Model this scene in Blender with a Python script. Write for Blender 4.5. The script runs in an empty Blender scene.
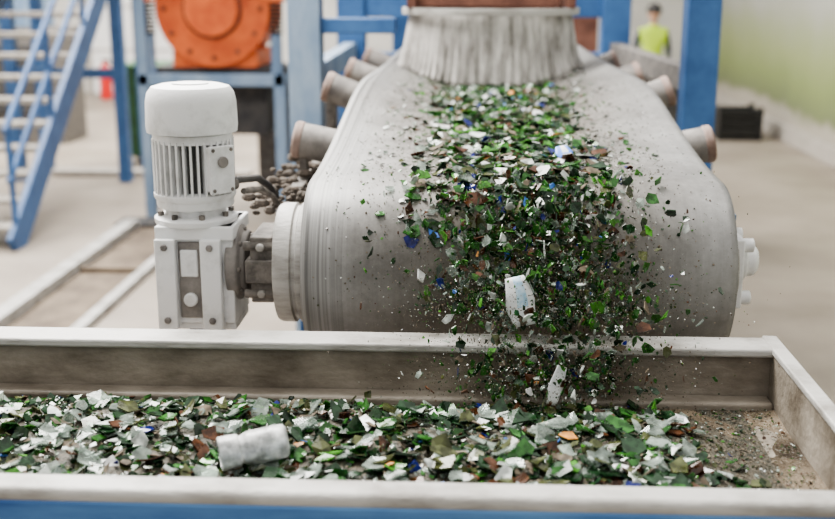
import bpy, bmesh, math, random
from mathutils import Vector, Matrix, noise
random.seed(7)
R = random.random
def U(a,b): return a+(b-a)*random.random()
sc = bpy.context.scene
try: sc.view_settings.look='AgX - Medium High Contrast'
except Exception as ex: print('look',ex)

# ---------------------------------------------------------------- materials
def mat(name, c1, c2=None, rough=.6, metal=0.0, scale=8, stretch=(1,1,1), bump=0.0, bscale=60, lo=.35, hi=.65, detail=6, spec=.5):
    m = bpy.data.materials.new(name); m.use_nodes = True
    nt = m.node_tree; N = nt.nodes; L = nt.links
    p = N['Principled BSDF']
    p.inputs['Roughness'].default_value = rough
    p.inputs['Metallic'].default_value = metal
    p.inputs['Specular IOR Level'].default_value = spec
    tc = N.new('ShaderNodeTexCoord'); mp = N.new('ShaderNodeMapping')
    mp.inputs['Scale'].default_value = stretch
    L.new(tc.outputs['Object'], mp.inputs['Vector'])
    nz = N.new('ShaderNodeTexNoise'); nz.inputs['Scale'].default_value = scale; nz.inputs['Detail'].default_value = detail
    nz.inputs['Roughness'].default_value = .65
    L.new(mp.outputs['Vector'], nz.inputs['Vector'])
    cr = N.new('ShaderNodeValToRGB')
    cr.color_ramp.elements[0].position = lo; cr.color_ramp.elements[1].position = hi
    cr.color_ramp.elements[0].color = (*c1,1); cr.color_ramp.elements[1].color = (*(c2 or c1),1)
    L.new(nz.outputs['Fac'], cr.inputs['Fac']); L.new(cr.outputs['Color'], p.inputs['Base Color'])
    if bump:
        n2 = N.new('ShaderNodeTexNoise'); n2.inputs['Scale'].default_value = bscale; n2.inputs['Detail'].default_value = 4
        L.new(mp.outputs['Vector'], n2.inputs['Vector'])
        b = N.new('ShaderNodeBump'); b.inputs['Strength'].default_value = bump; b.inputs['Distance'].default_value = .01
        L.new(n2.outputs['Fac'], b.inputs['Height']); L.new(b.outputs['Normal'], p.inputs['Normal'])
    return m

def glassmat(name, col, tcol, fac, rough=.12):
    m = bpy.data.materials.new(name); m.use_nodes = True
    nt = m.node_tree; N = nt.nodes; L = nt.links
    p = N['Principled BSDF']; out = N['Material Output']
    p.inputs['Roughness'].default_value = rough
    tc = N.new('ShaderNodeTexCoord'); nz = N.new('ShaderNodeTexNoise'); nz.inputs['Scale'].default_value = 45
    L.new(tc.outputs['Object'], nz.inputs['Vector'])
    cr = N.new('ShaderNodeValToRGB')
    cr.color_ramp.elements[0].position=.38; cr.color_ramp.elements[1].position=.68
    cr.color_ramp.elements[0].color = (*[c*.5 for c in col],1); cr.color_ramp.elements[1].color=(*[min(1,c*1.45+.01) for c in col],1)
    L.new(nz.outputs['Fac'], cr.inputs['Fac']); L.new(cr.outputs['Color'], p.inputs['Base Color'])
    t = N.new('ShaderNodeBsdfTransparent'); t.inputs['Color'].default_value=(*tcol,1)
    mx = N.new('ShaderNodeMixShader'); mx.inputs['Fac'].default_value = fac
    L.new(p.outputs[0], mx.inputs[1]); L.new(t.outputs[0], mx.inputs[2]); L.new(mx.outputs[0], out.inputs['Surface'])
    return m

M = {}
M['steel_dust'] = mat('dusty_steel', (.17,.155,.135), (.43,.42,.40), rough=.5, scale=7, stretch=(.7,1,3), bump=.2, detail=12, lo=.3, hi=.56)
M['trough_in'] = mat('trough_inner_steel', (.085,.067,.048), (.31,.275,.23), rough=.5, scale=6, stretch=(.7,1,1.3), bump=.3, lo=.32, hi=.66, detail=12)
M['white_paint'] = mat('dusty_white_paint', (.50,.50,.49), (.74,.745,.75), rough=.5, scale=9, bump=.08, bscale=90, lo=.28, hi=.5)
M['fin_shade'] = mat('fin_gap_shade', (.05,.05,.05), (.12,.12,.115), rough=.8)  # dark core colour paints in the shade between the fins
M['grey_cast'] = mat('dirty_cast_grey', (.06,.055,.05), (.22,.2,.18), rough=.7, scale=20, bump=.2)
M['blue'] = mat('blue_paint', (.025,.08,.21), (.055,.145,.33), rough=.45, scale=4, bump=.05)
M['blue_dusty'] = mat('blue_paint_dusty', (.14,.22,.34), (.27,.35,.45), rough=.6, scale=5, stretch=(1,1,.4))
M['blue_front'] = mat('blue_paint_highlit', (.015,.08,.26), (.12,.28,.52), rough=.4, scale=9, stretch=(.25,1,2), lo=.3, hi=.75)  # pale streaks put highlights into the blue of the front plate
M['dark'] = mat('dark_steel', (.025,.025,.03), (.07,.065,.06), rough=.7)
M['black'] = mat('black_plastic', (.008,.008,.01), (.02,.02,.02), rough=.5)
M['orange'] = mat('orange_paint', (.5,.085,.025), (.72,.16,.045), rough=.5, scale=5)
M['red'] = mat('red_enamel', (.55,.02,.02), (.65,.04,.03), rough=.35)
M['rust'] = mat('rusty_brown_steel', (.09,.035,.025), (.22,.1,.07), rough=.8, scale=9)
M['roller'] = mat('dusty_roller', (.13,.12,.115), (.29,.27,.25), rough=.65, scale=12)
M['roller_cap'] = mat('roller_cap_rust', (.2,.135,.11), (.34,.26,.23), rough=.7, scale=14)
M['green_bin'] = mat('green_bin_plastic', (.02,.08,.03), (.04,.13,.05), rough=.5)
M['tread'] = mat('stair_grating', (.24,.22,.195), (.42,.39,.345), rough=.7, scale=15)
M['skirt'] = mat('dusty_rubber_skirt', (.12,.11,.10), (.53,.51,.485), rough=.8, scale=8, stretch=(2.6,1,.6), bump=.4, bscale=18, lo=.34,hi=.6, detail=12)
M['skin'] = mat('skin', (.5,.3,.21),(.58,.36,.26), rough=.5)
M['vest'] = mat('hi_vis_fabric', (.45,.65,.03),(.55,.75,.08), rough=.7)
M['navy'] = mat('navy_workwear', (.02,.025,.05),(.04,.045,.08), rough=.8)
M['plate'] = mat('floor_plate_brown', (.08,.057,.04), (.2,.155,.11), rough=.8, scale=3)
M['rubble'] = mat('dust_rubble', (.04,.034,.028), (.14,.115,.095), rough=.95, scale=20, bump=.5)

G = [
 glassmat('green_glass', (.03,.115,.02), (.2,.65,.18), .22),
 glassmat('bright_green_glass', (.07,.22,.03), (.35,.8,.25), .25),
 glassmat('dark_green_glass', (.009,.034,.011), (.06,.25,.08), .10),
 glassmat('olive_glass', (.075,.085,.032), (.45,.5,.25), .18),
 glassmat('clear_glass', (.32,.365,.33), (.86,.93,.89), .55, .05),
 glassmat('frosted_glass', (.48,.51,.48), (.9,.95,.92), .15, .3),
 glassmat('amber_glass', (.075,.028,.01), (.55,.25,.06), .15),
 glassmat('blue_glass', (.012,.02,.16), (.1,.2,.7), .12),
 glassmat('white_scrap', (.75,.75,.74), (1,1,1), .0, .5),
 glassmat('dust_grit', (.12,.095,.065), (1,1,1), .0, .9),
 glassmat('orange_scrap', (.5,.22,.05), (1,1,1), .0, .5),
 glassmat('label_blue', (.07,.2,.6), (1,1,1), .0, .4),
]
def pick(w):
    return random.choices(range(len(G)), weights=w)[0]

# ---------------------------------------------------------------- builder
class B:
    def __init__(s): s.bm = bmesh.new(); s.mats=[]
    def mi(s,m):
        if m not in s.mats: s.mats.append(m)
        return s.mats.index(m)
    def add(s, vs, fs, m):
        i = s.mi(m); bv=[s.bm.verts.new(v) for v in vs]
        for f in fs:
            try:
                ff = s.bm.faces.new([bv[k] for k in f]); ff.material_index=i
            except ValueError: pass
    def box(s, c, d, m, rot=None):
        vs=[]
        for x in (-.5,.5):
            for y in (-.5,.5):
                for z in (-.5,.5):
                    v=Vector((x*d[0],y*d[1],z*d[2]))
                    if rot: v = rot @ v
                    vs.append(v+Vector(c))
        s.add(vs,[(0,1,3,2),(4,6,7,5),(0,4,5,1),(2,3,7,6),(0,2,6,4),(1,5,7,3)],m)
    def bx(s, x0,x1,y0,y1,z0,z1,m): s.box(((x0+x1)/2,(y0+y1)/2,(z0+z1)/2),(x1-x0,y1-y0,z1-z0),m)
    def beam(s,p0,p1,w,h,m):
        p0=Vector(p0);p1=Vector(p1);d=p1-p0;l=d.length;d.normalize()
        up=Vector((0,0,1)) if abs(d.z)<.95 else Vector((0,1,0))
        sx=d.cross(up).normalized(); uz=sx.cross(d)
        rot=Matrix((sx,d,uz)).transposed()
        s.box((p0+p1)/2,(w,l,h),m,rot)
    def lathe(s, prof, o, ax, m, seg=32):
        ax=Vector(ax).normalized(); t=Vector((0,0,1)) if abs(ax.z)<.9 else Vector((1,0,0))
        a=ax.cross(t).normalized(); b=ax.cross(a); o=Vector(o)
        vs=[];fs=[]
        for r,h in prof:
            for k in range(seg):
                an=2*math.pi*k/seg
                vs.append(o+ax*h+(a*math.cos(an)+b*math.sin(an))*max(r,.0003))
        for j in range(len(prof)-1):
            for k in range(seg):
                k2=(k+1)%seg
                fs.append((j*seg+k,j*seg+k2,(j+1)*seg+k2,(j+1)*seg+k))
        fs.append(tuple(range(seg))[::-1]); n=(len(prof)-1)*seg
        fs.append(tuple(range(n,n+seg)))
        s.add(vs,fs,m)
    def cyl(s,p0,p1,r,m,r1=None,seg=20):
        p0=Vector(p0);p1=Vector(p1);d=p1-p0
        s.lathe([(r,0),(r if r1 is None else r1,d.length)],p0,d,m,seg)
    def tube(s,pts,r,m,seg=10):
        for a,b in zip(pts[:-1],pts[1:]): s.cyl(a,b,r,m,seg=seg)
    def ball(s,c,rad,m,seg=20,rings=12):
        if not hasattr(rad,'__len__'): rad=(rad,)*3
        vs=[];fs=[]
        for j in range(rings+1):
            th=math.pi*j/rings
            for k in range(seg):
                ph=2*math.pi*k/seg
                st=max(math.sin(th),.002)
                vs.append(Vector(c)+Vector((rad[0]*st*math.cos(ph),rad[1]*st*math.sin(ph),rad[2]*math.cos(th))))
        for j in range(rings):
            for k in range(seg):
                k2=(k+1)%seg; fs.append((j*seg+k,(j+1)*seg+k,(j+1)*seg+k2,j*seg+k2))
        s.add(vs,fs,m)
    def make(s,name,bevel=0,parent=None,sharp=35,smooth=True):
        bmesh.ops.recalc_face_normals(s.bm,faces=s.bm.faces)
        me=bpy.data.meshes.new(name); s.bm.to_mesh(me); s.bm.free()
        for m in s.mats: me.materials.append(m)
        if smooth:
            me.polygons.foreach_set('use_smooth',[True]*len(me.polygons))
            me.set_sharp_from_angle(angle=math.radians(sharp))
        o=bpy.data.objects.new(name,me); sc.collection.objects.link(o)
        if bevel:
            b=o.modifiers.new('bevel','BEVEL'); b.width=bevel; b.segments=3; b.limit_method='ANGLE'; b.angle_limit=math.radians(50)
            b.harden_normals=False
        if parent: o.parent=parent
        return o
def empty(name,loc=(0,0,0)):
    e=bpy.data.objects.new(name,None); sc.collection.objects.link(e); return e

# ---------------------------------------------------------------- room shell
M['floor']=mat('concrete_floor', (.20,.165,.13), (.36,.312,.26), rough=.5, scale=.7, bump=.04, bscale=30, lo=.3,hi=.7, detail=9)
b=B(); b.bx(-9,4.25,-3,21,-.1,0,M['floor']); b.make('floor',smooth=False)
M['wall']=mat('plaster_wall', (.6,.59,.56),(.74,.73,.7), rough=.8, scale=1.2)
b=B(); b.bx(-9,4.45,21,21.2,0,6,M['wall']); b.make('wall_back',smooth=False)
b=B(); b.bx(-9.2,-9,-3,21.2,0,6,M['wall']); b.make('wall_left',smooth=False)
mw=bpy.data.materials.new('wall_with_field_mural'); mw.use_nodes=True
N=mw.node_tree.nodes; L=mw.node_tree.links; p=N['Principled BSDF']; p.inputs['Roughness'].default_value=.7
tc=N.new('ShaderNodeTexCoord'); sp=N.new('ShaderNodeSeparateXYZ'); L.new(tc.outputs['Object'],sp.inputs[0])
nz=N.new('ShaderNodeTexNoise'); nz.inputs['Scale'].default_value=1.3; nz.inputs['Detail'].default_value=8; L.new(tc.outputs['Object'],nz.inputs['Vector'])
ma=N.new('ShaderNodeMath'); ma.operation='MULTIPLY_ADD'; ma.inputs[1].default_value=.5; L.new(nz.outputs['Fac'],ma.inputs[0]); L.new(sp.outputs['Z'],ma.inputs[2])
dv=N.new('ShaderNodeMath'); dv.operation='DIVIDE'; dv.inputs[1].default_value=4; L.new(ma.outputs[0],dv.inputs[0])
cr=N.new('ShaderNodeValToRGB'); e=cr.color_ramp.elements
e[0].position=.0; e[0].color=(.36,.335,.29,1); e[1].position=1; e[1].color=(.42,.45,.46,1)
for pos,c in [(.15,(.38,.35,.30)),(.18,(.17,.20,.10)),(.26,(.22,.27,.11)),(.35,(.28,.32,.16)),(.43,(.31,.34,.22)),(.50,(.36,.37,.32)),(.6,(.44,.45,.43))]:
    q=e.new(pos); q.color=(*c,1)
L.new(dv.outputs[0],cr.inputs['Fac']); L.new(cr.outputs['Color'],p.inputs['Base Color'])
b=B(); b.bx(4.25,4.45,-3,21,0,6,mw); b.make('wall_right',smooth=False)
M['base']=mat('baseboard_paint',(.36,.335,.3),(.46,.43,.39),rough=.6)
b=B(); b.bx(4.19,4.25,2,20.9,0,.22,M['base']); b.make('baseboard_right',bevel=.01)

b=B()
b.bx(-2.98,-2.86,3.5,9.2,0,.09,M['steel_dust'])
b.bx(-2.42,-2.34,3.5,9.2,0,.05,M['steel_dust'])
b.bx(-2.86,-2.42,3.5,9.2,0,.012,M['plate'])
b.bx(-2.86,-2.42,7.7,7.76,0,.05,M['plate'])
b.make('floor_drain_channel',bevel=.006)
b=B(); b.bx(-3.1,-2.0,9.25,9.55,.0,.035,M['dark']); b.make('floor_plate',bevel=.005)
b=B(); b.bx(-4.6,-2.4,11.75,11.95,0,.07,M['base']); b.make('floor_curb',bevel=.01)

# ---------------------------------------------------------------- trough
tr=empty('receiving_trough')
XR=.672
b=B(); b.bx(-1.9,XR+.03,2.345,2.41,1.16,1.295,M['trough_in']); b.bx(-1.9,XR+.03,2.325,2.415,1.293,1.313,M['steel_dust'])
b.make('back_wall',bevel=.006,parent=tr)
b=B(); b.bx(-1.9,XR,2.29,2.345,1.175,1.200,M['trough_in']); b.make('back_ledge',bevel=.008,parent=tr)
b=B(); b.bx(XR,XR+.022,1.60,2.41,1.13,1.305,M['trough_in']); b.bx(XR-.004,XR+.03,1.60,2.42,1.3,1.316,M['steel_dust'])
b.make('right_wall',bevel=.004,parent=tr)
b=B(); b.bx(-1.9,XR+.02,1.62,2.4,1.13,1.18,M['trough_in']); b.make('trough_floor',parent=tr)
b=B(); b.bx(-1.9,XR+.05,1.598,1.662,1.275,1.304,M['steel_dust']); b.make('front_rail',bevel=.012,parent=tr)
b=B(); b.bx(-1.9,XR+.05,1.596,1.655,.95,1.283,M['blue_front']); b.bx(-1.9,XR+.05,1.585,1.61,.95,1.0,M['blue_front'])
b.make('front_plate',bevel=.004,parent=tr)
b=B()
for x in (-1.7,-.5,.62):
    for y in (1.72,2.3): b.bx(x-.05,x+.05,y-.05,y+.05,0,1.14,M['blue'])
    b.bx(x-.05,x+.05,1.7,2.3,.95,1.05,M['blue'])
b.make('trough_legs',bevel=.004,parent=tr)

def bed_h(x,y):
    n=noise.noise(Vector((x*4,y*4,0)))*.018+noise.noise(Vector((x*11,y*11,3)))*.008
    k=1-max(0,min(1,(x-.36+.25*(y-2.0))/.22))
    k2=max(0,min(1,(2.27-y)/.16))
    return 1.184+(.034*k2+.010*k2*(1-(2.3-y)))*k+n*k*(.3+.7*k2)
def gridmesh(name,x0,x1,nx,y0,y1,ny,f,m,parent=None):
    vs=[];fs=[]
    for j in range(ny+1):
        for i in range(nx+1):
            x=x0+(x1-x0)*i/nx;y=y0+(y1-y0)*j/ny; vs.append((x,y,f(x,y)))
    for j in range(ny):
        for i in range(nx):
            a=j*(nx+1)+i; fs.append((a,a+1,a+nx+2,a+nx+1))
    me=bpy.data.meshes.new(name); me.from_pydata(vs,[],fs); me.materials.append(m)
    o=bpy.data.objects.new(name,me); sc.collection.objects.link(o); me.polygons.foreach_set('use_smooth',[True]*len(fs))
    if parent:o.parent=parent
    return o
M['bed']=mat('fine_cullet', (.014,.017,.01),(.11,.09,.062), rough=.6, scale=70, bump=1, bscale=160, detail=8)
M['sand']=mat('wet_glass_sand', (.04,.028,.017),(.22,.175,.125), rough=.25, scale=6, bump=.5, bscale=180, detail=9, lo=.4, hi=.64)

def shards(name, items, parent=None):
    vs=[];fs=[];mi=[]
    for pos,nrm,size,k in items:
        n=random.choice((4,5,5,6)); el=U(.45,1.0); th=max(.0012,min(.0035,size*U(.07,.14))); cur=U(-1,1)*.35/size
        nrm=Vector(nrm).normalized(); t=Vector((1,0,0)) if abs(nrm.x)<.8 else Vector((0,1,0))
        a=nrm.cross(t).normalized(); bb=nrm.cross(a); an=U(0,6.28)
        A=a*math.cos(an)+bb*math.sin(an); C=bb*math.cos(an)-a*math.sin(an)
        base=len(vs); pos=Vector(pos); ring=[]
        for i in range(n):
            q=2*math.pi*(i+U(-.3,.3))/n; r=size*U(.6,1.05)
            ring.append((r*math.cos(q),r*math.sin(q)*el))
        for (x,y) in ring: vs.append(pos+A*x+C*y+nrm*(cur*x*x+th))
        for (x,y) in ring: vs.append(pos+A*x+C*y+nrm*(cur*x*x))
        vs.append(pos+nrm*(th)); vs.append(pos)
        for i in range(n):
            j=(i+1)%n
            fs.append((base+i,base+j,base+2*n)); fs.append((base+n+j,base+n+i,base+2*n+1))
            fs.append((base+n+i,base+n+j,base+j,base+i)); mi+= [k]*3
    me=bpy.data.meshes.new(name); me.from_pydata([tuple(v) for v in vs],[],fs)
    for g in G: me.materials.append(g)
    me.polygons.foreach_set('material_index',mi)
    o=bpy.data.objects.new(name,me); sc.collection.objects.link(o)
    if parent:o.parent=parent
    return o
def rn(base=(0,0,1),s=.5):
    return Vector(base)+Vector((random.gauss(0,s),random.gauss(0,s),random.gauss(0,s)))
def rsize(lo,hi,e=2.0): return lo+(hi-lo)*(R()**e)

pile=empty('glass_cullet_pile')
gridmesh('fine_cullet_bed',-1.85,.60,260,1.667,2.345,70,bed_h,M['bed'],pile)
gridmesh('glass_sand_layer',.30,XR,60,1.667,2.345,60,lambda x,y:1.1835+.006*noise.noise(Vector((x*9,y*9,7))),M['sand'],pile)
#        gr  bg  dg  ol  cl  fr  am  bl  wh  gt  or lb
W_bed = [17, 2.5, 38, 15, 15, 2,  6,  1.6, .6, 7, .3,.4]
W_belt= [26,10, 27, 6, 13, 4,  8,  1.6, 1.6, 5, .2,.3]
it=[]
for i in range(7500):
    x=U(-1.45,.62); y=U(1.68,2.28)
    if x>.36-.25*(y-2) and R()<min(1,(x-.36+.25*(y-2))/.2)+.1: continue
    s=rsize(.004,.028,2.0)
    it.append(((x,y,bed_h(x,y)+U(-.004,.012)),rn((0,0,1),.42),s,pick(W_bed)))
for i in range(420):
    x=U(-1.3,.45); y=U(1.71,2.18)
    it.append(((x,y,bed_h(x,y)+U(.008,.018)),rn((0,-.1,1),.33),U(.018,.037),pick([8,2,14,12,24,2.5,4,.6,.6,0,.5,.3])))
for i in range(3600):
    x=U(.1,XR-.01); y=U(1.68,2.3)
    it.append(((x,y,max(bed_h(x,y),1.186)+.001),rn((0,0,1),.3),rsize(.0012,.006,2.5),pick([6,2,8,6,8,3,4,0,1.5,22,0,0])))
shards('glass_shards',it,pile)

# discarded jar
b=B()
prof=[(.001,0),(.026,0),(.031,.004),(.032,.012),(.032,.070),(.030,.078),(.0265,.084),(.026,.088),(.030,.090),(.031,.096),(.032,.124),(.030,.127),(.0255,.127),(.0235,.10),(.001,.09)]
M['jar']=glassmat('frosted_plastic_jar',(.66,.67,.66),(.95,.97,.97),.25,.3)
ax=Vector((-.93,-.33,-.10)).normalized()
jx,jy=-.335,1.895
b.lathe(prof,(jx,jy,bed_h(jx,jy)+.048),ax,M['jar'],36)
b.make('discarded_jar')

# ---------------------------------------------------------------- conveyor
cv=empty('belt_conveyor')
XC=.115; HW=.520; YA=2.75; ZA=1.39; RD=.24; ZT=ZA+RD
def ss(t): t=max(0,min(1,t)); return t*t*(3-2*t)
def rise(Y,x):
    e=.135*ss((Y-2.72)/1.45); q=max(0,abs(x)-.13)/(HW-.13); return e*(q**1.35 if q>0 else 0)
def crown(x): return .024*(abs(x)/HW)**4
def belt_pt(u,x):
    if u<0:
        Y=YA-u; z=ZT+rise(Y,x)-crown(x); return Vector((XC+x*(1-.05*ss((Y-3.9)/1.2)),Y,z)), Vector((0,0,1))
    if u<=math.pi*RD:
        a=u/RD; r=RD-crown(x); n=Vector((0,-math.sin(a),math.cos(a))); return Vector((XC+x,YA,ZA))+n*r, n
    Y=YA+(u-math.pi*RD); return Vector((XC+x,Y,ZA-RD)), Vector((0,0,-1))
mb=bpy.data.materials.new('dusty_belt_rubber'); mb.use_nodes=True
N=mb.node_tree.nodes; L=mb.node_tree.links; p=N['Principled BSDF']; p.inputs['Roughness'].default_value=.45
tc=N.new('ShaderNodeTexCoord'); sp=N.new('ShaderNodeSeparateXYZ'); L.new(tc.outputs['Object'],sp.inputs[0])
mp=N.new('ShaderNodeMapping'); mp.inputs['Scale'].default_value=(90,.25,.25); L.new(tc.outputs['Object'],mp.inputs[0])
n1=N.new('ShaderNodeTexNoise'); n1.inputs['Scale'].default_value=1.6; n1.inputs['Detail'].default_value=4; L.new(mp.outputs[0],n1.inputs['Vector'])
n2=N.new('ShaderNodeTexNoise'); n2.inputs['Scale'].default_value=4; n2.inputs['Detail'].default_value=14; n2.inputs['Roughness'].default_value=.8; L.new(tc.outputs['Object'],n2.inputs['Vector'])
sb=N.new('ShaderNodeMath'); sb.operation='SUBTRACT'; sb.inputs[1].default_value=XC; L.new(sp.outputs['X'],sb.inputs[0])
ng=N.new('ShaderNodeMath'); ng.operation='MULTIPLY'; ng.inputs[1].default_value=-1; L.new(sb.outputs[0],ng.inputs[0])
ab=N.new('ShaderNodeMath'); ab.operation='ABSOLUTE'; L.new(sb.outputs[0],ab.inputs[0])
edge=N.new('ShaderNodeMapRange'); edge.inputs['From Min'].default_value=.40; edge.inputs['From Max'].default_value=.47; edge.inputs['To Max'].default_value=.9; L.new(ng.outputs[0],edge.inputs['Value'])
cen=N.new('ShaderNodeMapRange'); cen.inputs['From Min'].default_value=.14; cen.inputs['From Max'].default_value=.46; L.new(ab.outputs[0],cen.inputs['Value'])
def ramp(src,lo,hi,c1,c2):
    r=N.new('ShaderNodeValToRGB'); r.color_ramp.elements[0].position=lo; r.color_ramp.elements[1].position=hi
    r.color_ramp.elements[0].color=(*c1,1); r.color_ramp.elements[1].color=(*c2,1); L.new(src,r.inputs['Fac']); return r
r1=ramp(n2.outputs['Fac'],.34,.66,(.13,.125,.118),(.29,.287,.28))
r3=ramp(n2.outputs['Fac'],.36,.66,(.06,.05,.038),(.185,.168,.143))
mc=N.new('ShaderNodeMix'); mc.data_type='RGBA'; L.new(cen.outputs[0],mc.inputs[0]); L.new(r3.outputs[0],mc.inputs[6]); L.new(r1.outputs[0],mc.inputs[7])
r2=ramp(n1.outputs['Fac'],.38,.62,(.085,.083,.08),(.26,.257,.25))
mx=N.new('ShaderNodeMix'); mx.data_type='RGBA'; L.new(edge.outputs[0],mx.inputs[0]); L.new(mc.outputs[2],mx.inputs[6]); L.new(r2.outputs[0],mx.inputs[7])
r4=ramp(n1.outputs['Fac'],.35,.65,(.8,.8,.8),(1.1,1.1,1.1))
m4=N.new('ShaderNodeMix'); m4.data_type='RGBA'; m4.blend_type='MULTIPLY'; m4.inputs[0].default_value=.35; L.new(mx.outputs[2],m4.inputs[6]); L.new(r4.outputs[0],m4.inputs[7])
L.new(m4.outputs[2],p.inputs['Base Color'])
bp=N.new('ShaderNodeBump'); bp.inputs['Strength'].default_value=.12; bp.inputs['Distance'].default_value=.003; L.new(n2.outputs['Fac'],bp.inputs['Height']); L.new(bp.outputs[0],p.inputs['Normal'])
us=[-4.2+i*.1 for i in range(42)]+[math.pi*RD*i/40 for i in range(41)]+[math.pi*RD+.1*i for i in range(1,42)]
nx=60; vs=[];fs=[]
for u in us:
    for i in range(nx+1): vs.append(tuple(belt_pt(u,-HW+2*HW*i/nx)[0]))
for j in range(len(us)-1):
    for i in range(nx):
        a=j*(nx+1)+i; fs.append((a,a+nx+1,a+nx+2,a+1))
me=bpy.data.meshes.new('belt'); me.from_pydata(vs,[],fs); me.materials.append(mb); me.polygons.foreach_set('use_smooth',[True]*len(fs))
o=bpy.data.objects.new('belt',me); sc.collection.objects.link(o); o.parent=cv
so=o.modifiers.new('thickness','SOLIDIFY'); so.thickness=.011; so.offset=-1
me.update()
if me.polygons[10].normal.z<0: me.flip_normals()

b=B()
b.lathe([(.05,0),(RD-.045,0),(RD-.04,.01),(RD-.04,2*HW-.03),(RD-.045,2*HW-.02),(.05,2*HW-.02)],(XC-HW+.01,YA,ZA),(1,0,0),M['roller'],64)
b.make('head_drum',parent=cv)
xl=XC-HW
b=B()
b.lathe([(.12,0),(.150,.002),(.155,.01),(.155,.03),(.147,.034),(.147,.042),(.155,.046),(.155,.078),(.15,.088),(.06,.09)],(xl+.008,YA,ZA),(-1,0,0),M['steel_dust'],48)
b.make('drum_collar',parent=cv)
b=B()
b.cyl((xl-.07,YA,ZA),(xl-.165,YA,ZA),.03,M['grey_cast'])
b.bx(xl-.145,xl-.088,YA-.09,YA+.09,ZA-.085,ZA+.085,M['grey_cast'])
b.bx(xl-.155,xl-.08,YA-.11,YA-.06,ZA-.03,ZA+.03,M['grey_cast'])
for dy in (-.075,.02):
    for dz in (-.062,.062):
        b.cyl((xl-.162,YA+dy-.01,ZA+dz),(xl-.08,YA+dy-.01,ZA+dz),.013,M['grey_cast'],seg=6)
for dz in (-.06,0,.06): b.cyl((xl-.117,YA-.09,ZA+dz),(xl-.117,YA-.105,ZA+dz),.012,M['steel_dust'],seg=6)
b.make('bearing_housing',bevel=.004,parent=cv)
xr=XC+HW
b=B()
b.cyl((xr-.01,YA,ZA),(xr+.03,YA,ZA),.11,M['steel_dust'],seg=40)
b.bx(xr+.018,xr+.045,YA-.085,YA+.085,ZA-.085,ZA+.09,M['white_paint'])
b.lathe([(.055,0),(.053,.015),(.042,.022),(.042,.04),(.03,.05)],(xr+.045,YA,ZA+.02),(1,0,0),M['white_paint'],28)
for dy in (-.062,.062):
    for dz in (-.062,.072):
        b.cyl((xr+.04,YA+dy,ZA+dz),(xr+.07,YA+dy,ZA+dz),.018,M['white_paint'],seg=12)
b.make('bearing_flange',bevel=.004,parent=cv)
b=B(); b.bx(xr+.0,xr+.05,YA+.05,YA+.25,ZA+.11,ZA+.125,M['blue_dusty']); b.make('guard_bracket',parent=cv)
XF=.08
b=B()
for sx in (-1,1):
    X=XF+sx*.60
    b.bx(X-.02,X+.02,3.15,7,1.36,1.50,M['blue_dusty'] if sx>0 else M['grey_cast'])
    b.bx(X-.035,X+.035,3.15,7,1.345,1.365,M['grey_cast'])
    if sx<0: b.bx(X-.035,X+.035,2.9,3.2,1.30,1.36,M['grey_cast'])
    for y in (3.6,6.0):
        b.bx(X-.05,X+.05,y-.05,y+.05,0,1.36,M['blue'])
for y in (3.6,6.0): b.bx(XF-.6,XF+.6,y-.04,y+.04,.9,1.0,M['blue'])
b.make('side_frame',bevel=.004,parent=cv)
b=B()
for y in (3.4,4.15,4.9,5.7):
    for sx in (-1,1):
        xa=.42; ex_=.605 if sx>0 else .64
        sl=(rise(y,HW)-rise(y,.44))/(HW-.44)*.7
        ztop=ZT+rise(y,HW)-crown(HW)-.014-.055*math.sqrt(1+sl*sl)
        p0=Vector((XC+sx*xa,y,ztop-sl*(HW-xa)-.012)); p1=Vector((XC+sx*ex_,y,ztop+sl*(ex_-HW))); d=(p1-p0)
        b.cyl(p0,p1,.055,M['roller'],seg=28)
        dn=d.normalized()
        b.lathe([(.055,0),(.058,.004),(.058,.022),(.052,.028),(.035,.024),(.012,.024),(.012,.034)],p1-dn*.003,dn,M['roller_cap'],28)
        b.bx(XF+sx*.60-.012,XF+sx*.60+.012,y-.02,y+.02,1.46,p1.z-.05,M['grey_cast'])
    b.cyl((XC-.24,y,ZT-.066),(XC+.24,y,ZT-.066),.05,M['roller'],seg=24)
b.make('idler_rollers',parent=cv)
b=B()
for i in range(260):
    x=XF-.60+U(-.10,.07); y=U(2.95,4.4); r=U(.006,.02)
    b.ball((x,y,1.50+U(-.03,.02)),(r*U(.8,1.6),r,r*.7),M['rubble'],6,4)
b.make('spilled_debris',parent=cv)

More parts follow.
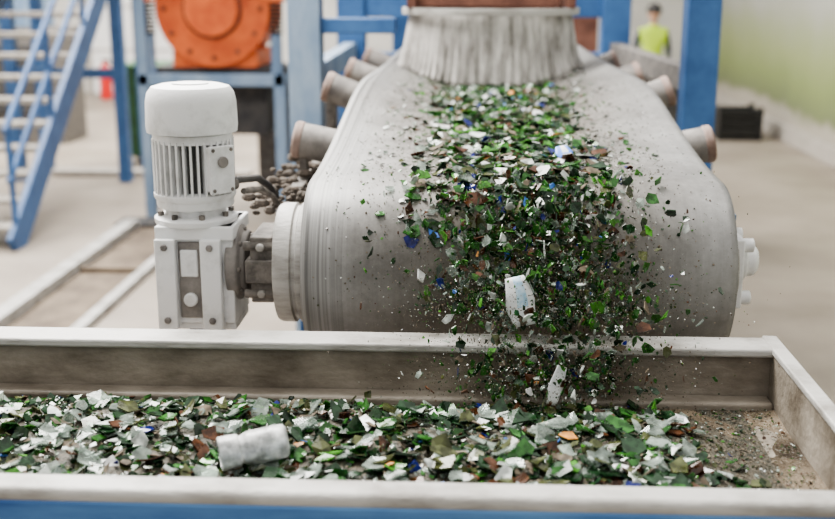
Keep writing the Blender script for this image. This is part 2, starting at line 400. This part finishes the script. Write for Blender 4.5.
st_=empty('glass_cullet_stream')
it=[]
for i in range(5600):
    u=-2.55+ (2.55+.27)*R()
    x=random.gauss(-.005,.13)
    if R()<.42: x=random.gauss(.0,.19)
    if abs(x)>.40: continue
    pnt,n=belt_pt(u,x)
    s=rsize(.005,.035 if abs(x)<.26 else .018,1.8)
    it.append((pnt+n*U(.001,.024 if abs(x)<.16 else .006),rn(n,.32),s,pick(W_belt)))
for i in range(12000):
    u=-2.5+(2.5+.44)*R(); x=random.gauss(.0,.21)
    if abs(x)>.49: continue
    pnt,n=belt_pt(u,x); it.append((pnt+n*.001,rn(n,.3),rsize(.0008,.004,1.6),pick([6,2,8,3,4,3,4,0,2,30,0,0])))
shards('belt_glass_shards',it,st_)
fg=empty('falling_glass')
it=[]
def fall(n,lo,hi,W,tlo=0,thi=.33,sx=.12,xm=.04):
    c=0
    while c<n:
        x=random.gauss(xm,sx); v=U(1.0,2.3); a0=U(.0,.7)
        y0=YA-(RD+.012)*math.sin(a0); z0=ZA+(RD+.012)*math.cos(a0)
        t=U(tlo,thi); y=y0-v*math.cos(a0)*t; z=z0-v*math.sin(a0)*t-4.9*t*t
        d=math.hypot(y-YA,z-ZA)
        if d<RD+.012 or z<1.225 or y<1.92 or (z<1.35 and y>2.31): continue
        it.append(((XC+x,y,z),Vector((random.gauss(0,1),random.gauss(0,1),random.gauss(0,.5))),rsize(lo,hi,1.7),pick(W))); c+=1
fall(1600,.005,.022,W_belt,0,.30)
fall(1000,.004,.019,W_belt,.17,.34,.12,.07)
fall(5000,.001,.003,[6,2,10,4,4,3,4,0,2,36,0,0],0,.33,.14)
fall(12000,.0008,.0028,[6,2,10,4,4,3,4,0,2,36,0,0],.16,.34,.13,.06)
fall(90,.014,.024,[10,3,5,4,20,8,2,1,3,0,0,.5],.02,.32)
shards('falling_shards',it,fg)

def scrap(name,c,w,h,rot,m,m2=None,parent=None):
    b=B(); nn=8; vs=[];fs=[]
    rot=Matrix.Rotation(rot[0],3,'X')@Matrix.Rotation(rot[1],3,'Y')@Matrix.Rotation(rot[2],3,'Z')
    for j in range(nn+1):
        for i in range(nn+1):
            x=(i/nn-.5)*w*(1-.7*abs(j/nn-.45)); y=(j/nn-.5)*h
            z=.14*w*noise.noise(Vector((x*22,y*22,h*100)))-5*x*x
            vs.append(Vector(c)+rot@Vector((x+.2*w*noise.noise(Vector((0,y*30,1))),y,z)))
    for j in range(nn):
        for i in range(nn):
            a=j*(nn+1)+i; f=(a,a+1,a+nn+2,a+nn+1)
            fs.append(f)
    b.add(vs,fs,m)
    if m2:
        k=b.mi(m2); b.bm.faces.ensure_lookup_table()
        for q in range(nn*3,nn*nn): 
            if 2<q%nn<6: b.bm.faces[q].material_index=k
    o=b.make(name,parent=parent); s=o.modifiers.new('t','SOLIDIFY'); s.thickness=.0015
    return o
M['wh']=mat('white_plastic_film',(.72,.74,.76),(.9,.91,.91),rough=.4,scale=30)
M['lb']=mat('pale_blue_print',(.3,.55,.75),(.7,.82,.9),rough=.4,scale=60)
M['bb']=mat('blue_plastic',(.08,.2,.75),(.25,.4,.85),rough=.35,scale=40)
scrap('plastic_label',(XC+.000,2.33,1.415),.068,.11,(1.35,.12,.22),M['wh'],M['lb'],fg)
scrap('white_plastic',(XC+.075,2.22,1.262),.036,.085,(1.4,.3,-.3),M['wh'],None,fg)
p_,n_=belt_pt(-.12,.13)
scrap('blue_cap',p_+Vector((0,0,.036)),.05,.045,(.5,.1,.3),M['bb'],M['wh'],st_)

# ---------------------------------------------------------------- gear motor
gm=empty('gear_motor')
MX,MY=-.703,2.75
wp=M['white_paint']
b=B()
b.lathe([(.001,1.848),(.075,1.848),(.097,1.842),(.108,1.828),(.113,1.805),(.115,1.745),(.113,1.730),(.1,1.728)][::-1],(MX,MY,0),(0,0,1),wp,48)
b.lathe([(.02,0),(.045,.0),(.047,.004),(.02,.006)],(MX,MY,1.847),(0,0,1),wp,32)
b.make('fan_cowl',parent=gm)
b=B()
b.cyl((MX,MY,1.565),(MX,MY,1.735),.078,M['fin_shade'],seg=40)
b.cyl((MX,MY,1.705),(MX,MY,1.727),.1,wp,seg=40)
for k in range(36):
    a=2*math.pi*k/36
    rot=Matrix.Rotation(a,3,'Z')
    b.box(Vector((MX,MY,1.645))+rot@Vector((.088,0,0)),(.03,.0055,.135),wp,rot)
b.lathe([(.100,1.560),(.104,1.566),(.104,1.576),(.09,1.582)],(MX,MY,0),(0,0,1),wp,40)
b.make('finned_stator',parent=gm)
b=B()
r=Matrix.Rotation(math.radians(42),3,'Z')
b.box(Vector((MX,MY,1.645))+r@Vector((.01,-.10,0)),(.06,.04,.11),wp,r)
b.box(Vector((MX,MY,1.645))+r@Vector((.01,-.124,0)),(.067,.01,.118),wp,r)
for sx in(-1,1):
    for sz in(-1,1):
        b.cyl(Vector((MX,MY,1.645))+r@Vector((.01+sx*.025,-.128,sz*.05)),Vector((MX,MY,1.645))+r@Vector((.01+sx*.025,-.133,sz*.05)),.005,M['grey_cast'],seg=8)
b.cyl(Vector((MX,MY,1.665))+r@Vector((.01,-.128,0)),Vector((MX,MY,1.665))+r@Vector((.01,-.137,0)),.014,M['roller'],seg=16)
b.cyl(Vector((MX,MY,1.60))+r@Vector((.03,-.10,0)),Vector((MX,MY,1.60))+r@Vector((.065,-.10,0)),.014,M['grey_cast'],seg=12)
b.make('terminal_box',bevel=.005,parent=gm)
b=B()
b.lathe([(.06,1.50),(.075,1.505),(.078,1.535),(.096,1.54),(.098,1.545),(.098,1.563),(.09,1.566)],(MX,MY,0),(0,0,1),wp,40)
b.lathe([(.07,1.495),(.104,1.498),(.106,1.503),(.106,1.512),(.10,1.516),(.075,1.52)],(MX,MY,0),(0,0,1),wp,40)
for k in range(8):
    a=2*math.pi*(k+.5)/8; c=Vector((MX+.09*math.cos(a),MY+.09*math.sin(a),1.516)); b.cyl(c,c+Vector((0,0,.012)),.008,M['grey_cast'],seg=6)
b.make('motor_flange',parent=gm)
b=B()
GX=-.69
b.bx(GX-.095,GX+.095,MY-.08,MY+.10,1.245,1.50,wp)
b.bx(GX-.10,GX+.10,MY-.09,MY+.11,1.465,1.50,wp)
for x in (GX-.075,GX+.04):
    b.bx(x-.024,x+.028,MY-.106,MY-.07,1.235,1.47,wp)
b.bx(GX-.045,GX+.014,MY-.085,MY-.076,1.26,1.46,M['roller'])  # dark panel, painted-in shade of the recess between the ribs
b.bx(GX-.038,GX+.006,MY-.092,MY-.078,1.37,1.44,wp)
b.cyl((GX-.016,MY-.082,1.31),(GX-.016,MY-.096,1.31),.018,wp,seg=20)
for x in (GX-.073,GX+.042):
    for z in (1.26,1.45): b.cyl((x,MY-.104,z),(x,MY-.114,z),.010,M['roller'],seg=6)
b.lathe([(.03,-.02),(.098,-.02),(.098,.008),(.085,.016),(.08,.028),(.05,.03)],(GX+.095,MY,ZA),(1,0,0),M['roller'],40)
for k in range(8):
    a=2*math.pi*k/8; b.cyl((GX+.10,MY+.086*math.cos(a),ZA+.086*math.sin(a)),(GX+.115,MY+.086*math.cos(a),ZA+.086*math.sin(a)),.008,M['grey_cast'],seg=6)
b.bx(GX-.095,GX+.095,MY-.07,MY+.09,1.225,1.247,wp)
b.bx(GX-.04,GX+.04,MY-.03,MY+.05,.0,1.23,M['blue'])
b.bx(GX-.12,GX+.12,MY-.1,MY+.12,.0,.02,M['blue'])
b.make('gearbox',bevel=.005,parent=gm)
b=B()
pts=[Vector((-.615,2.70,1.60)),Vector((-.595,2.78,1.60)),Vector((-.575,2.92,1.58)),Vector((-.56,3.00,1.545)),Vector((-.55,3.06,1.50))]
b.tube(pts,.010,M['dark']); b.tube([p+Vector((.01,.0,-.03)) for p in pts[1:]],.008,M['grey_cast'])
b.make('motor_cable',parent=gm)

# ---------------------------------------------------------------- feed chute
fc=empty('feed_chute')
b=B(); vs=[];fs=[];n=120;rows=12
for j in range(rows+1):
    t=j/rows
    for i in range(n+1):
        a=math.pi*(i/n); hw=.425-.065*t**.6
        x=math.copysign(hw*abs(math.cos(a))**.8,-math.cos(a)); y=5.15-(.30-.03*t)*math.sin(a)**.8
        zb=ZT+rise(5.0,min(abs(x),.38))+.010+.018*noise.noise(Vector((i*1.7,0,0)))
        z=zb+(1.975-zb)*t
        y+=.008*math.sin(i*1.9)*(1-t)
        vs.append((XC-.03+x,y,z))
for j in range(rows):
    for i in range(n):
        a=j*(n+1)+i; fs.append((a,a+1,a+n+2,a+n+1))
b.add(vs,fs,M['skirt']); o=b.make('rubber_skirt',parent=fc,sharp=80); s=o.modifiers.new('t','SOLIDIFY'); s.thickness=.012; s.offset=0
b=B(); xc=XC-.03; n=60
for z0,z1,off in ((1.950,1.98,.016),):
    vs=[];fs=[]
    for z in (z0,z1):
        for rr in (0,1):
            for i in range(n+1):
                a=math.pi*i/n; hw=.365+rr*.02+off; x=math.copysign(hw*abs(math.cos(a))**.8,-math.cos(a)); vs.append((xc+x,5.15-(.28+off+rr*.02)*math.sin(a)**.8,z))
    m_=n+1
    for i in range(n):
        fs+=[(i,i+1,m_+i+1,m_+i),(2*m_+i,2*m_+i+1,3*m_+i+1,3*m_+i),(m_+i,m_+i+1,3*m_+i+1,3*m_+i),(i,i+1,2*m_+i+1,2*m_+i)]
    b.add(vs,fs,M['steel_dust'])
b.bx(xc-.34,xc+.30,4.98,5.02,1.985,2.7,M['rust'])
b.bx(xc-.37,xc-.33,4.95,5.6,1.98,2.7,M['rust']); b.bx(xc+.33,xc+.37,4.95,5.6,1.98,2.7,M['rust'])
b.bx(xc-.37,xc+.37,5.56,5.6,1.85,2.7,M['rust'])
b.make('hopper_body',bevel=.003,parent=fc)

# ---------------------------------------------------------------- blue gantry frame
b=B()
for X,X2 in ((-.77,-.80),(1.05,.95)):
    b.bx(X-.075,X+.075,5.12,5.27,0,3.0,M['blue_dusty'] if X<0 else M['blue'])
    b.bx(X2-.09,X2+.09,7.4,7.6,0,3.0,M['blue'])
    b.beam((X,5.27,1.64),(X2,7.4,1.64),.08,.12,M['blue_dusty'] if X<0 else M['grey_cast'])
    b.bx(X-.13,X+.13,5.07,5.32,0,.02,M['blue'])
    b.bx(X2-.15,X2+.15,7.35,7.65,0,.02,M['blue'])
b.bx(-.8,1.0,7.45,7.55,1.86,2.0,M['blue']); b.bx(-.8,1.0,7.45,7.55,1.55,1.63,M['blue'])
b.bx(-.8,1.05,5.15,5.25,2.5,2.65,M['blue'])
b.beam((-.7,7.5,1.0),(1.0,7.5,1.6),.05,.06,M['blue'])
b.bx(-.72,-.35,5.15,5.24,1.86,1.93,M['blue'])
b.make('blue_gantry_frame',bevel=.006)
b=B()
b.bx(-.55,.7,8.6,9.2,0,1.2,M['grey_cast']); b.cyl((-.4,8.9,1.6),(.9,8.9,1.6),.25,M['blue'],seg=30)
b.bx(-.6,-.25,8.5,9.3,0,2.3,M['blue']); b.bx(.62,.95,8.5,9.3,0,2.2,M['rust'])
b.bx(-.25,.1,8.55,8.6,1.3,2.4,M['blue_dusty']); b.bx(1.0,1.12,8.6,8.7,0,2.4,M['dark'])
b.bx(1.15,1.7,9.0,9.4,0,1.40,M['grey_cast']); b.bx(1.2,1.65,8.97,9.0,.9,1.3,M['dark'])
b.make('tail_drive_unit',bevel=.01)

# ---------------------------------------------------------------- stairs
st=empty('steel_staircase')
b=B(); X0=-3.63; X1=-4.63; Y0=8.4; SL=.78
top=3.0
def sp_(x,d,o=0): return (x,Y0+d,d*SL+o)
for X in (X0,X1): b.beam(sp_(X,-.02,.02),sp_(X,top,.02),.05,.26,M['blue'])
b.make('stringers',bevel=.004,parent=st)
b=B()
nst=13
for i in range(nst):
    d=(i+.6)*top/nst; b.bx(X1+.02,X0-.02,Y0+d-.13,Y0+d+.13,d*SL+.03,d*SL+.075,M['tread'])
b.make('treads',bevel=.003,parent=st)
b=B()
for X in (X0,X1):
    for o_ in (.95,.55): b.cyl(sp_(X,0,o_),sp_(X,top,o_),.026,M['blue'])
    for d in (.05,1.0,1.95,2.9): b.cyl(sp_(X,d,0),sp_(X,d,.95),.024,M['blue'])
b.make('handrails',parent=st)
b=B(); zt=top*SL
b.bx(X1-.3,X0+.03,Y0+top,Y0+top+1.0,zt-.14,zt+.03,M['dark'])
for x in (X1-.2,X0-.05):
    for y in (Y0+top+.1,Y0+top+.9): b.bx(x-.06,x+.06,y-.06,y+.06,0,zt-.1,M['blue'])
b.bx(X1-.2,X0,Y0+top+.06,Y0+top+.14,1.1,1.2,M['blue'])
b.make('landing',bevel=.004,parent=st)
b=B()
b.bx(-7.2,-5.3,14.2,15.0,0,1.5,M['grey_cast']); b.bx(-6.9,-5.5,14.1,14.2,.4,1.3,M['dark']); b.bx(-6.6,-5.6,14.3,14.9,1.5,2.3,M['blue_dusty'])
b.make('control_cabinet',bevel=.02)

# ---------------------------------------------------------------- orange crusher
oc=empty('orange_crusher')
b=B(); O=M['orange']; OX=-2.42; OY=10
b.cyl((OX+.18,OY-.35,1.86),(OX+.18,OY+.5,1.86),.47,O,seg=48)
b.lathe([(.47,0),(.50,.005),(.50,.05),(.47,.055)],(OX+.18,OY-.36,1.86),(0,1,0),O,48)
b.cyl((OX+.18,OY-.38,1.86),(OX+.18,OY-.35,1.86),.26,M['rust'],seg=40)
b.cyl((OX+.18,OY-.42,1.86),(OX+.18,OY-.37,1.86),.235,O,seg=40)
for k in range(12):
    a=k*math.pi/6; b.cyl((OX+.18+.42*math.cos(a),OY-.38,1.86+.42*math.sin(a)),(OX+.18+.42*math.cos(a),OY-.34,1.86+.42*math.sin(a)),.022,M['rust'],seg=8)
b.bx(OX-.5,OX+.62,OY-.42,OY+.5,1.99,2.14,O); b.bx(OX-.3,OX+.5,OY-.35,OY+.45,2.1,2.9,O)
b.bx(OX-.2,OX+.55,OY-.3,OY+.45,1.35,1.5,O)
b.make('crusher_housing',bevel=.01,parent=oc)
b=B()
for x in (OX-.40,OX+.72):
    for k in range(8): b.lathe([(.05,0),(.075,.012),(.05,.024)],(x,OY-.3,1.64+k*.035),(0,0,1),M['black'],20)
    b.cyl((x,OY-.3,1.3),(x,OY-.3,1.64),.05,M['blue_dusty'])
b.bx(OX-.48,OX-.3,OY-.38,OY-.2,1.92,2.0,O); b.bx(OX+.60,OX+.8,OY-.38,OY-.2,1.92,2.0,O)
b.make('spring_mounts',parent=oc)
b=B()
b.bx(OX-.5,OX+.8,OY-.4,OY-.28,1.20,1.30,M['blue_dusty']); b.bx(OX-.5,OX+.8,OY+.4,OY+.5,1.18,1.3,M['blue_dusty'])
b.bx(OX-.4,OX+.7,OY-.28,OY+.4,1.2,1.35,M['dark'])
for x in (OX-.45,OX+.75):
    b.bx(x-.045,x+.045,OY-.4,OY-.3,0,2.4 if x<OX else 1.3,M['blue_dusty']); b.bx(x-.045,x+.045,OY+.4,OY+.5,0,1.3,M['blue_dusty'])
b.bx(OX-.1,OX+.6,OY-.2,OY+.3,.75,1.2,M['dark'])
b.bx(OX+.35,OX+1.2,OY+.6,OY+1.2,0,1.25,M['grey_cast'])
b.make('support_frame',bevel=.005,parent=oc)

# green wheelie bin
wb=B(); cx,cy=-3.78,12.95
vs=[];
for z,w,d in ((.08,.46,.5),(1.08,.58,.72)):
    for sx,sy in((-1,-1),(1,-1),(1,1),(-1,1)): vs.append((cx+sx*w/2,cy+sy*d/2,z))
wb.add(vs,[(0,3,2,1),(4,5,6,7),(0,1,5,4),(1,2,6,5),(2,3,7,6),(3,0,4,7)],M['green_bin'])
wb.bx(cx-.31,cx+.31,cy-.38,cy+.38,1.06,1.10,M['green_bin']); wb.bx(cx-.3,cx+.3,cy-.4,cy+.36,1.10,1.16,M['green_bin'])
wb.cyl((cx-.26,cy+.42,1.1),(cx+.26,cy+.42,1.1),.02,M['green_bin'])
for sx in(-1,1):
    wb.cyl((cx+sx*.24,cy-.2,.1),(cx+sx*.30,cy-.2,.1),.1,M['black'],seg=24)
    wb.cyl((cx+sx*.24,cy+.22,.1),(cx+sx*.30,cy+.22,.1),.1,M['black'],seg=24)
wb.make('wheelie_bin',bevel=.015)
b=B(); ex,ey=-6.6,19.8
b.lathe([(.09,0),(.11,.02),(.11,.5),(.09,.58),(.04,.63),(.035,.68)],(ex,ey,0.0),(0,0,1),M['red'],24)
b.bx(ex-.03,ex+.09,ey-.02,ey+.02,.67,.72,M['black']); b.tube([(ex+.05,ey,.69),(ex+.14,ey,.6),(ex+.13,ey,.3)],.014,M['black'])
b.make('fire_extinguisher')
b=B(); cx,cy=3.62,15.2; w=.26
b.bx(cx-w,cx+w,cy-w,cy+w,0,.04,M['black'])
for sx in(-1,1):
    for z in (.08,.2,.32): b.bx(cx+sx*w-.012,cx+sx*w+.012,cy-w,cy+w,z,z+.09,M['black']); b.bx(cx-w,cx+w,cy+sx*w-.012,cy+sx*w+.012,z,z+.09,M['black'])
    for sy in (-1,1): b.bx(cx+sx*w-.03,cx+sx*w+.03,cy+sy*w-.03,cy+sy*w+.03,0,.45,M['black'])
b.bx(cx-w+.02,cx+w-.02,cy-w+.02,cy+w-.02,.04,.36,M['dark'])
b.make('black_crate',bevel=.006)
M['door']=mat('bright_door_paint',(.82,.83,.84),(.9,.9,.9),rough=.5)
b=B(); b.bx(-7.2,-5.0,20.9,20.97,0,3.2,M['door'])
for z in (.8,1.6,2.4): b.bx(-7.2,-5.0,20.88,20.9,z,z+.03,M['base'])
b.bx(-7.3,-7.2,20.87,20.98,0,3.3,M['base']); b.bx(-5.0,-4.9,20.87,20.98,0,3.3,M['base']); b.bx(-7.3,-4.9,20.87,20.98,3.2,3.3,M['base'])
b.make('door_1',bevel=.004)

# ---------------------------------------------------------------- worker
wk=empty('worker'); WX,WY=2.50,15.6
sk=[(0,0,.95),(0,.01,1.12),(0,0,1.33),(0,0,1.46),(0,-.02,1.56),
    (.17,0,1.42),(.23,.02,1.14),(.20,-.14,.93),(.17,-.2,.88),
    (-.17,0,1.42),(-.24,.02,1.14),(-.22,-.12,.92),(-.20,-.18,.86),
    (.09,0,.88),(.11,-.02,.49),(.11,.02,.09),(.12,-.14,.04),
    (-.09,0,.88),(-.11,.03,.49),(-.12,.06,.09),(-.13,-.10,.04)]
ed=[(0,1),(1,2),(2,3),(3,4),(2,5),(5,6),(6,7),(7,8),(2,9),(9,10),(10,11),(11,12),(0,13),(13,14),(14,15),(15,16),(0,17),(17,18),(18,19),(19,20)]
rad=[.14,.13,.15,.075,.055,.07,.05,.035,.03,.07,.05,.035,.03,.10,.065,.05,.045,.10,.065,.05,.045]
me=bpy.data.meshes.new('bodysk'); me.from_pydata([(x+WX,y+WY,z) for x,y,z in sk],ed,[])
o=bpy.data.objects.new('bodysk',me); sc.collection.objects.link(o)
o.modifiers.new('s','SKIN'); ssf=o.modifiers.new('ss','SUBSURF'); ssf.levels=2; ssf.render_levels=2
for i,v in enumerate(me.skin_vertices[0].data): v.radius=(rad[i],rad[i]*.85); v.use_root=(i==0)
bpy.context.view_layer.update()
dg=bpy.context.evaluated_depsgraph_get(); m2_=bpy.data.meshes.new_from_object(o.evaluated_get(dg))
bpy.data.objects.remove(o)
bo=bpy.data.objects.new('body',m2_); sc.collection.objects.link(bo); bo.parent=wk
m2_.materials.clear()
for q in ('navy','vest','skin','black'): m2_.materials.append(M[q])
for f in m2_.polygons:
    c=f.center; x=abs(c.x-WX); f.use_smooth=True
    f.material_index = 3 if c.z<.1 else 2 if (c.z>1.5 or (x>.15 and c.z<.94 and c.y<WY-.12)) else 1 if (c.z>.92 and x<.19) else 0
b=B(); hz=1.66
b.ball((WX,WY-.02,hz),(.078,.095,.115),M['skin']); b.ball((WX,WY-.118,hz-.015),(.014,.02,.022),M['skin'],10,8)
for s_ in(-1,1):
    b.ball((WX+s_*.08,WY-.01,hz-.01),(.014,.02,.032),M['skin'],10,8)
    b.ball((WX+s_*.03,WY-.105,hz+.01),(.012,.01,.008),M['black'],8,6)
    for k in range(5):
        hx=WX+(.17 if s_>0 else -.20); hy=WY-(.2 if s_>0 else .18); hz2=.87 if s_>0 else .85
        a=Vector((hx+(k-2)*.013,hy-.02,hz2)); e_=a+Vector((0,-.035,-.05-.01*(2-abs(k-2)))) if k>0 else a+Vector((-s_*.04,-.03,-.01))
        b.cyl(a,e_,.011,M['skin'],r1=.007,seg=8)
b.ball((WX,WY-.108,hz-.055),(.025,.01,.006),M['rust'],8,6)
b.make('head',parent=wk)
b=B(); b.ball((WX,WY-.01,hz+.045),(.098,.118,.095),M['dark'],24,12); b.lathe([(.09,0),(.125,.004),(.125,.01),(.09,.015)],(WX,WY-.03,hz+.035),(0,0,1),M['dark'],28)
b.make('hard_hat',parent=wk)

# ---------------------------------------------------------------- light
w=bpy.data.worlds.new('world'); sc.world=w; w.use_nodes=True
N=w.node_tree.nodes; L=w.node_tree.links; bg=N['Background']
tc=N.new('ShaderNodeTexCoord'); sp=N.new('ShaderNodeSeparateXYZ'); L.new(tc.outputs['Generated'],sp.inputs[0])
cr=N.new('ShaderNodeValToRGB'); e=cr.color_ramp.elements
e[0].position=0; e[0].color=(.34,.32,.295,1); e[1].position=.9; e[1].color=(1,.98,.95,1)
q=e.new(.2); q.color=(.5,.48,.45,1)
L.new(sp.outputs['Z'],cr.inputs['Fac']); L.new(cr.outputs[0],bg.inputs[0]); bg.inputs[1].default_value=1.5
def area(name,loc,tgt,sx,sy,pw,col=(1,1,1)):
    l=bpy.data.lights.new(name,'AREA'); l.shape='RECTANGLE'; l.size=sx; l.size_y=sy; l.energy=pw; l.color=col
    o=bpy.data.objects.new(name,l); sc.collection.objects.link(o); o.location=loc
    o.rotation_euler=(Vector(tgt)-Vector(loc)).to_track_quat('-Z','Y').to_euler(); return o
area('added_key_bay',(-1.8,4.2,5.5),(0,2.6,1.3),2.2,2.2,680,(1,.975,.93))  # unseen key area, added for highlights on drum and belt
area('added_fill_hall',(-5,12,7),(-5.5,10,0),6,9,2800,(1,.975,.93))  # unseen fill area, added to brighten the hall background

# ---------------------------------------------------------------- camera
cd=bpy.data.cameras.new('cam'); co=bpy.data.objects.new('camera',cd); sc.collection.objects.link(co); sc.camera=co
co.location=(0,0,2.1); co.rotation_euler=(math.radians(90-14.26),0,math.radians(2.75))
cd.sensor_width=36; cd.lens=36*1100/835; cd.clip_start=.05
cd.dof.use_dof=True; cd.dof.focus_distance=2.45; cd.dof.aperture_fstop=2.2
